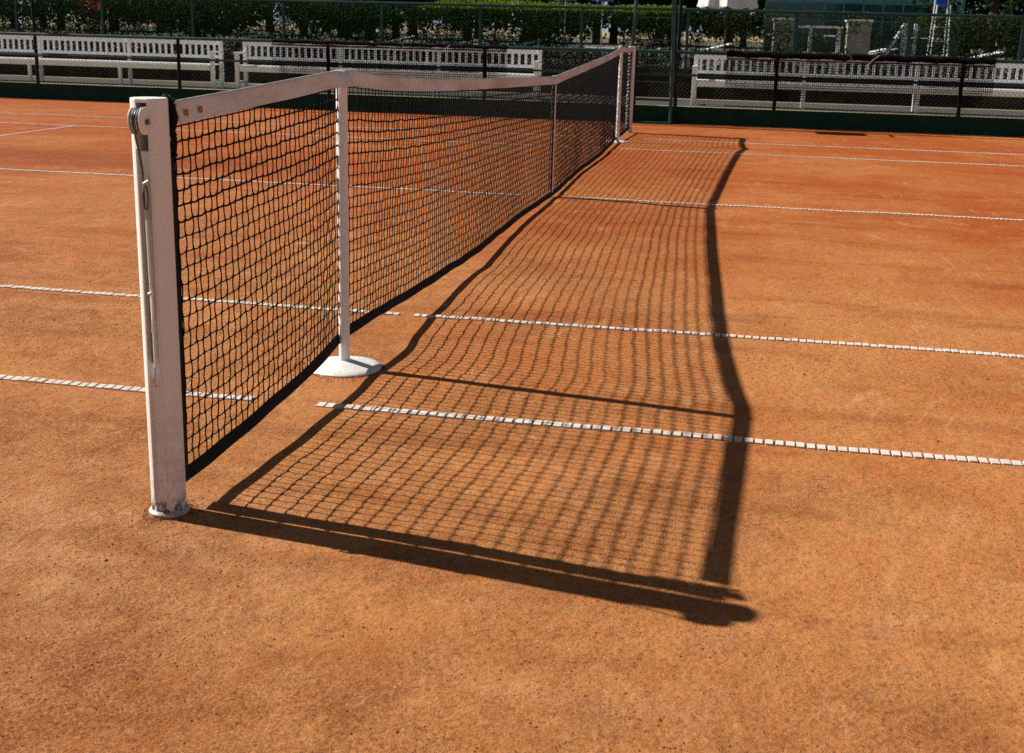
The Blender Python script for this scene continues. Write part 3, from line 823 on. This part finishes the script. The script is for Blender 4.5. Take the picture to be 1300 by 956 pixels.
m.add(vs, fs); o = m.build('canopy', M['canvas'], t, smooth=True); so = o.modifiers.new('thick','SOLIDIFY'); so.thickness = .004
m = MB(); m.lathe([(.25,0),(.25,.05),(.06,.09),(.05,.3)], n=24); m.build('base', M['stone'], t, smooth=True)
# lifeguard style high chair
t = empty('high_chair', (6.23,24,.5), label='white framed high chair with blue seat above the hedge at right', cat='chair')
for x_, y_ in ((-.16,-.22),(.16,-.22),(-.16,.22),(.16,.22)):
    m = MB(); m.tube([(x_*1.35,y_*1.5,0),(x_,y_,1.55),(x_,y_*1.0,1.95 if y_ > 0 else 1.58)], .017, 8); m.build('leg', M['white'], t, smooth=True)
for z in (.35,.7,1.05,1.3): m = MB(); m.tube([(-.18,-.27,z),(.18,-.27,z)], .012, 8); m.build('rung', M['white'], t, smooth=True)
m = MB(); m.box(-.14,.14,-.22,.2,1.56,1.60); m.build('seat', M['blue'], t, bevel=.01)
m = MB(); m.box(-.14,.14,.19,.23,1.55,2.0); m.build('backrest', M['blue'], t, bevel=.01)
# red flowers in a pot
t = empty('flower_pot', (-15.05,20,.5), label='pot of bright red flowers behind the hedge at far left', cat='flower pot')
m = MB(); m.lathe([(.14,0),(.20,.35),(.22,.36),(.22,.42),(.19,.42)], n=20); m.build('pot', M['stone'], t, smooth=True)
m = MB(); rg = random.Random(4)
for k in range(700): leaf(m, (rg.gauss(0,.15), rg.gauss(0,.12), .42+.55*rg.random()), .05, .03, rg)
m.build('foliage', M['leaf'], t)
m = MB()
for k in range(420): leaf(m, (rg.gauss(0,.20), rg.gauss(0,.12), 1.05+rg.gauss(0,.07)), .05, .045, rg)
m.build('flowers', M['red'], t)
# blue windbreak cloths seen above the hedge
for x, lab in ((-3.45,'left of two small blue parasol canopies just showing above the hedge'),(-2.45,'right of two small blue parasol canopies just showing above the hedge')):
    t = empty('blue_parasol', (x,24,.5), label=lab, cat='parasol', group='blue parasols above the hedge')
    m = MB(); m.tube([(0,0,0),(0,0,2.35)], .02, 8); m.build('pole', M['white'], t, smooth=True)
    m = MB(); m.lathe([(.30,1.50),(.28,1.62),(.18,2.0),(.03,2.35),(0,2.36)], n=10); m.build('canopy', M['blue'], t)
# pool
t = sheet('pool_water', 2.5, 20, 37, 46, .506, M['water'])
t = sheet('pool_water', -9, -1, 32, 40, .506, M['water'])
# glass pavilion beyond the pool
t = empty('glass_pavilion', (6.7,52,.5), label='teal glass pavilion with framed panes beyond the pool', cat='pavilion')
x0, x1 = -4.5, 4.55
m = MB(); m.box(x0,x1,0,6,0,.75); m.build('plinth', M['darkglass'], t)
for k in range(10):
    xa = x0 + (x1-x0)*k/10; xb = x0 + (x1-x0)*(k+1)/10
    m = MB(); m.box(xa+.04, xb-.04, .02, .05, .79, 2.25); q = m.build('pane', M['darkglass'], t); m = MB(); m.box(xa+.04, xb-.04, .02, .05, 2.33, 3.4); m.build('pane', M['glass'], t)
m = MB()
for k in range(11): xa = x0 + (x1-x0)*k/10; m.box(xa-.038, xa+.038, -.02, .06, .752, 3.4)
m.box(x0,x1,-.01,.055,2.252,2.328); m.box(x0,x1,-.01,.055,1.45,1.50); m.build('frame', M['tealframe'], t)
m = MB(); m.box(x0+.02,x1-.02,.3,6,.8,3.38); m.build('interior', M['darkglass'], t)
m = MB(); m.add([(x0-.2,-.3,3.42),(x1+.2,-.3,3.42),(x1+.2,3,4.6),(x0-.2,3,4.6),(x0-.2,6.3,3.42),(x1+.2,6.3,3.42)], [(0,1,2,3),(3,2,5,4),(0,3,4),(1,5,2),(0,4,5,1)]); m.build('roof', M['glass'], t)

# ------------------------------------------------------------------ trees behind
def crown_mesh(seed, n=5200, rx=2.9, rz=3.6):
    rg = random.Random(seed); m = MB(); cl = []
    for _ in range(46):
        a = rg.random()*2*PI; rr = rg.random()**.5*rx; z = rg.uniform(.9, 2*rz); f = math.sin(min(1,max(.15,z/(2*rz)))*PI*.85+.35)
        cl.append((rr*math.cos(a)*max(.45,f), rr*math.sin(a)*max(.45,f), z, rg.uniform(.5,1.1)))
    for _ in range(n):
        c = rg.choice(cl); d = Vector((rg.gauss(0,1),rg.gauss(0,1),rg.gauss(0,1))).normalized()*c[3]*rg.random()**.4
        leaf(m, (c[0]+d.x, c[1]+d.y, c[2]+d.z*.8), rg.uniform(.20,.34), rg.uniform(.12,.20), rg)
    return m, cl
protos = []
for s in range(3):
    t = empty('tree', (0,0,0)); mm_, cl = crown_mesh(20+s); mm_.build('crown', M['treeleaf'], t)
    m = MB(); m.tube([(0,0,0),(.06,.02,1.4),(-.05,.05,3.0),(0,0,5.6)], [.24,.18,.13,.04], 9)
    for c in cl[:9]: m.tube([(0,0,min(2.8,c[2]*.4+.4)),(c[0]*.5,c[1]*.5,c[2]*.75),(c[0],c[1],c[2])], [.08,.05,.02], 6)
    m.build('trunk', M['bark'], t, smooth=True); protos.append(t)
used = set(); rg = random.Random(31); i = 0
for row, (yy, step) in enumerate(((60,3.6),(66,4.0))):
    x = -46 + row*1.8
    while x < 36:
        p = protos[i % 3]
        if i < 3: o = p
        else: o = copy_tree(p)
        o.location = (x+rg.uniform(-.5,.5), yy+rg.uniform(-1,1), .48); s = rg.uniform(.95,1.3); o.scale = (s,s,s*rg.uniform(.9,1.2)); o.rotation_euler.z = rg.random()*6
        tag(o, 'dark leafy tree in the shaded belt of trees beyond the terrace', 'tree', 'trees beyond the terrace')
        i += 1; x += step*rg.uniform(.85,1.15)
# nearer dark tree at the right edge, beside the pavilion
for x, y, lab in ((8.6,30,'dark tree at right edge just beyond the white high chair'),(11.4,31,'dark tree farthest right, outside the pavilion end'),
                  (-9.5,26,'leafy tree behind the middle of the dense hedge'),(-15.5,27,'leafy tree behind the left end of the dense hedge'),(-5.2,29,'leafy tree behind the hedge near the blue parasols')):
    o = copy_tree(protos[i % 3]); i += 1; o.location = (x,y,.48); o.scale = (.8,.8,.8); o.rotation_euler.z = x
    tag(o, lab, 'tree', 'trees near the hedge')

# ------------------------------------------------------------------ light, world, camera
sd = Vector((-1.3832, .2168, 1.0)).normalized()
L = bpy.data.lights.new('sun', 'SUN'); L.energy = 5.0; L.angle = R(.53); L.color = (1.0, .95, .86)
so = bpy.data.objects.new('sun', L); col.objects.link(so); so.location = (-20, 5, 20); so.rotation_euler = (-sd).to_track_quat('-Z','Y').to_euler()
wd = bpy.data.worlds.new('World'); scene.world = wd; wd.use_nodes = True
sk = wd.node_tree.nodes.new('ShaderNodeTexSky'); sk.sky_type = 'NISHITA'; sk.sun_disc = False
sk.sun_elevation = math.asin(sd.z); sk.sun_rotation = math.atan2(sd.x, sd.y); sk.air_density = .45; sk.dust_density = .15; sk.ozone_density = 1
bg = wd.node_tree.nodes['Background']; bg.inputs[1].default_value = .05; hs_ = wd.node_tree.nodes.new('ShaderNodeHueSaturation'); hs_.inputs['Saturation'].default_value = .5
wd.node_tree.links.new(sk.outputs[0], hs_.inputs['Color']); wd.node_tree.links.new(hs_.outputs[0], bg.inputs[0])

cam = bpy.data.cameras.new('camera'); co = bpy.data.objects.new('camera', cam); col.objects.link(co); scene.camera = co
yaw, pitch, roll = -0.18116440105578496, -0.25479654537836255, 0.02540824832147549
F = Vector((math.cos(pitch)*math.sin(yaw), math.cos(pitch)*math.cos(yaw), math.sin(pitch)))
R0 = F.cross(Vector((0,0,1))).normalized(); U0 = R0.cross(F)
Rr = R0*math.cos(roll) + U0*math.sin(roll); Ur = -R0*math.sin(roll) + U0*math.cos(roll)
co.matrix_world = Matrix(((Rr.x,Ur.x,-F.x,1.41339),(Rr.y,Ur.y,-F.y,-9.20829),(Rr.z,Ur.z,-F.z,1.25872),(0,0,0,1)))
cam.sensor_fit = 'HORIZONTAL'; cam.sensor_width = 36; cam.lens = 1527.057/1300*36; cam.shift_y = -44.5/1300
cam.clip_start = .05; cam.clip_end = 2000
cam.dof.use_dof = True; cam.dof.focus_distance = 4.6; cam.dof.aperture_fstop = 9
scene.view_settings.view_transform = 'Standard'; scene.view_settings.look = 'None'; scene.view_settings.gamma = 1
scene.view_settings.use_curve_mapping = False; scene.view_settings.exposure = .62
scene.cycles.max_bounces = 6; scene.cycles.use_denoising = False; scene.cycles.sample_clamp_indirect = 4
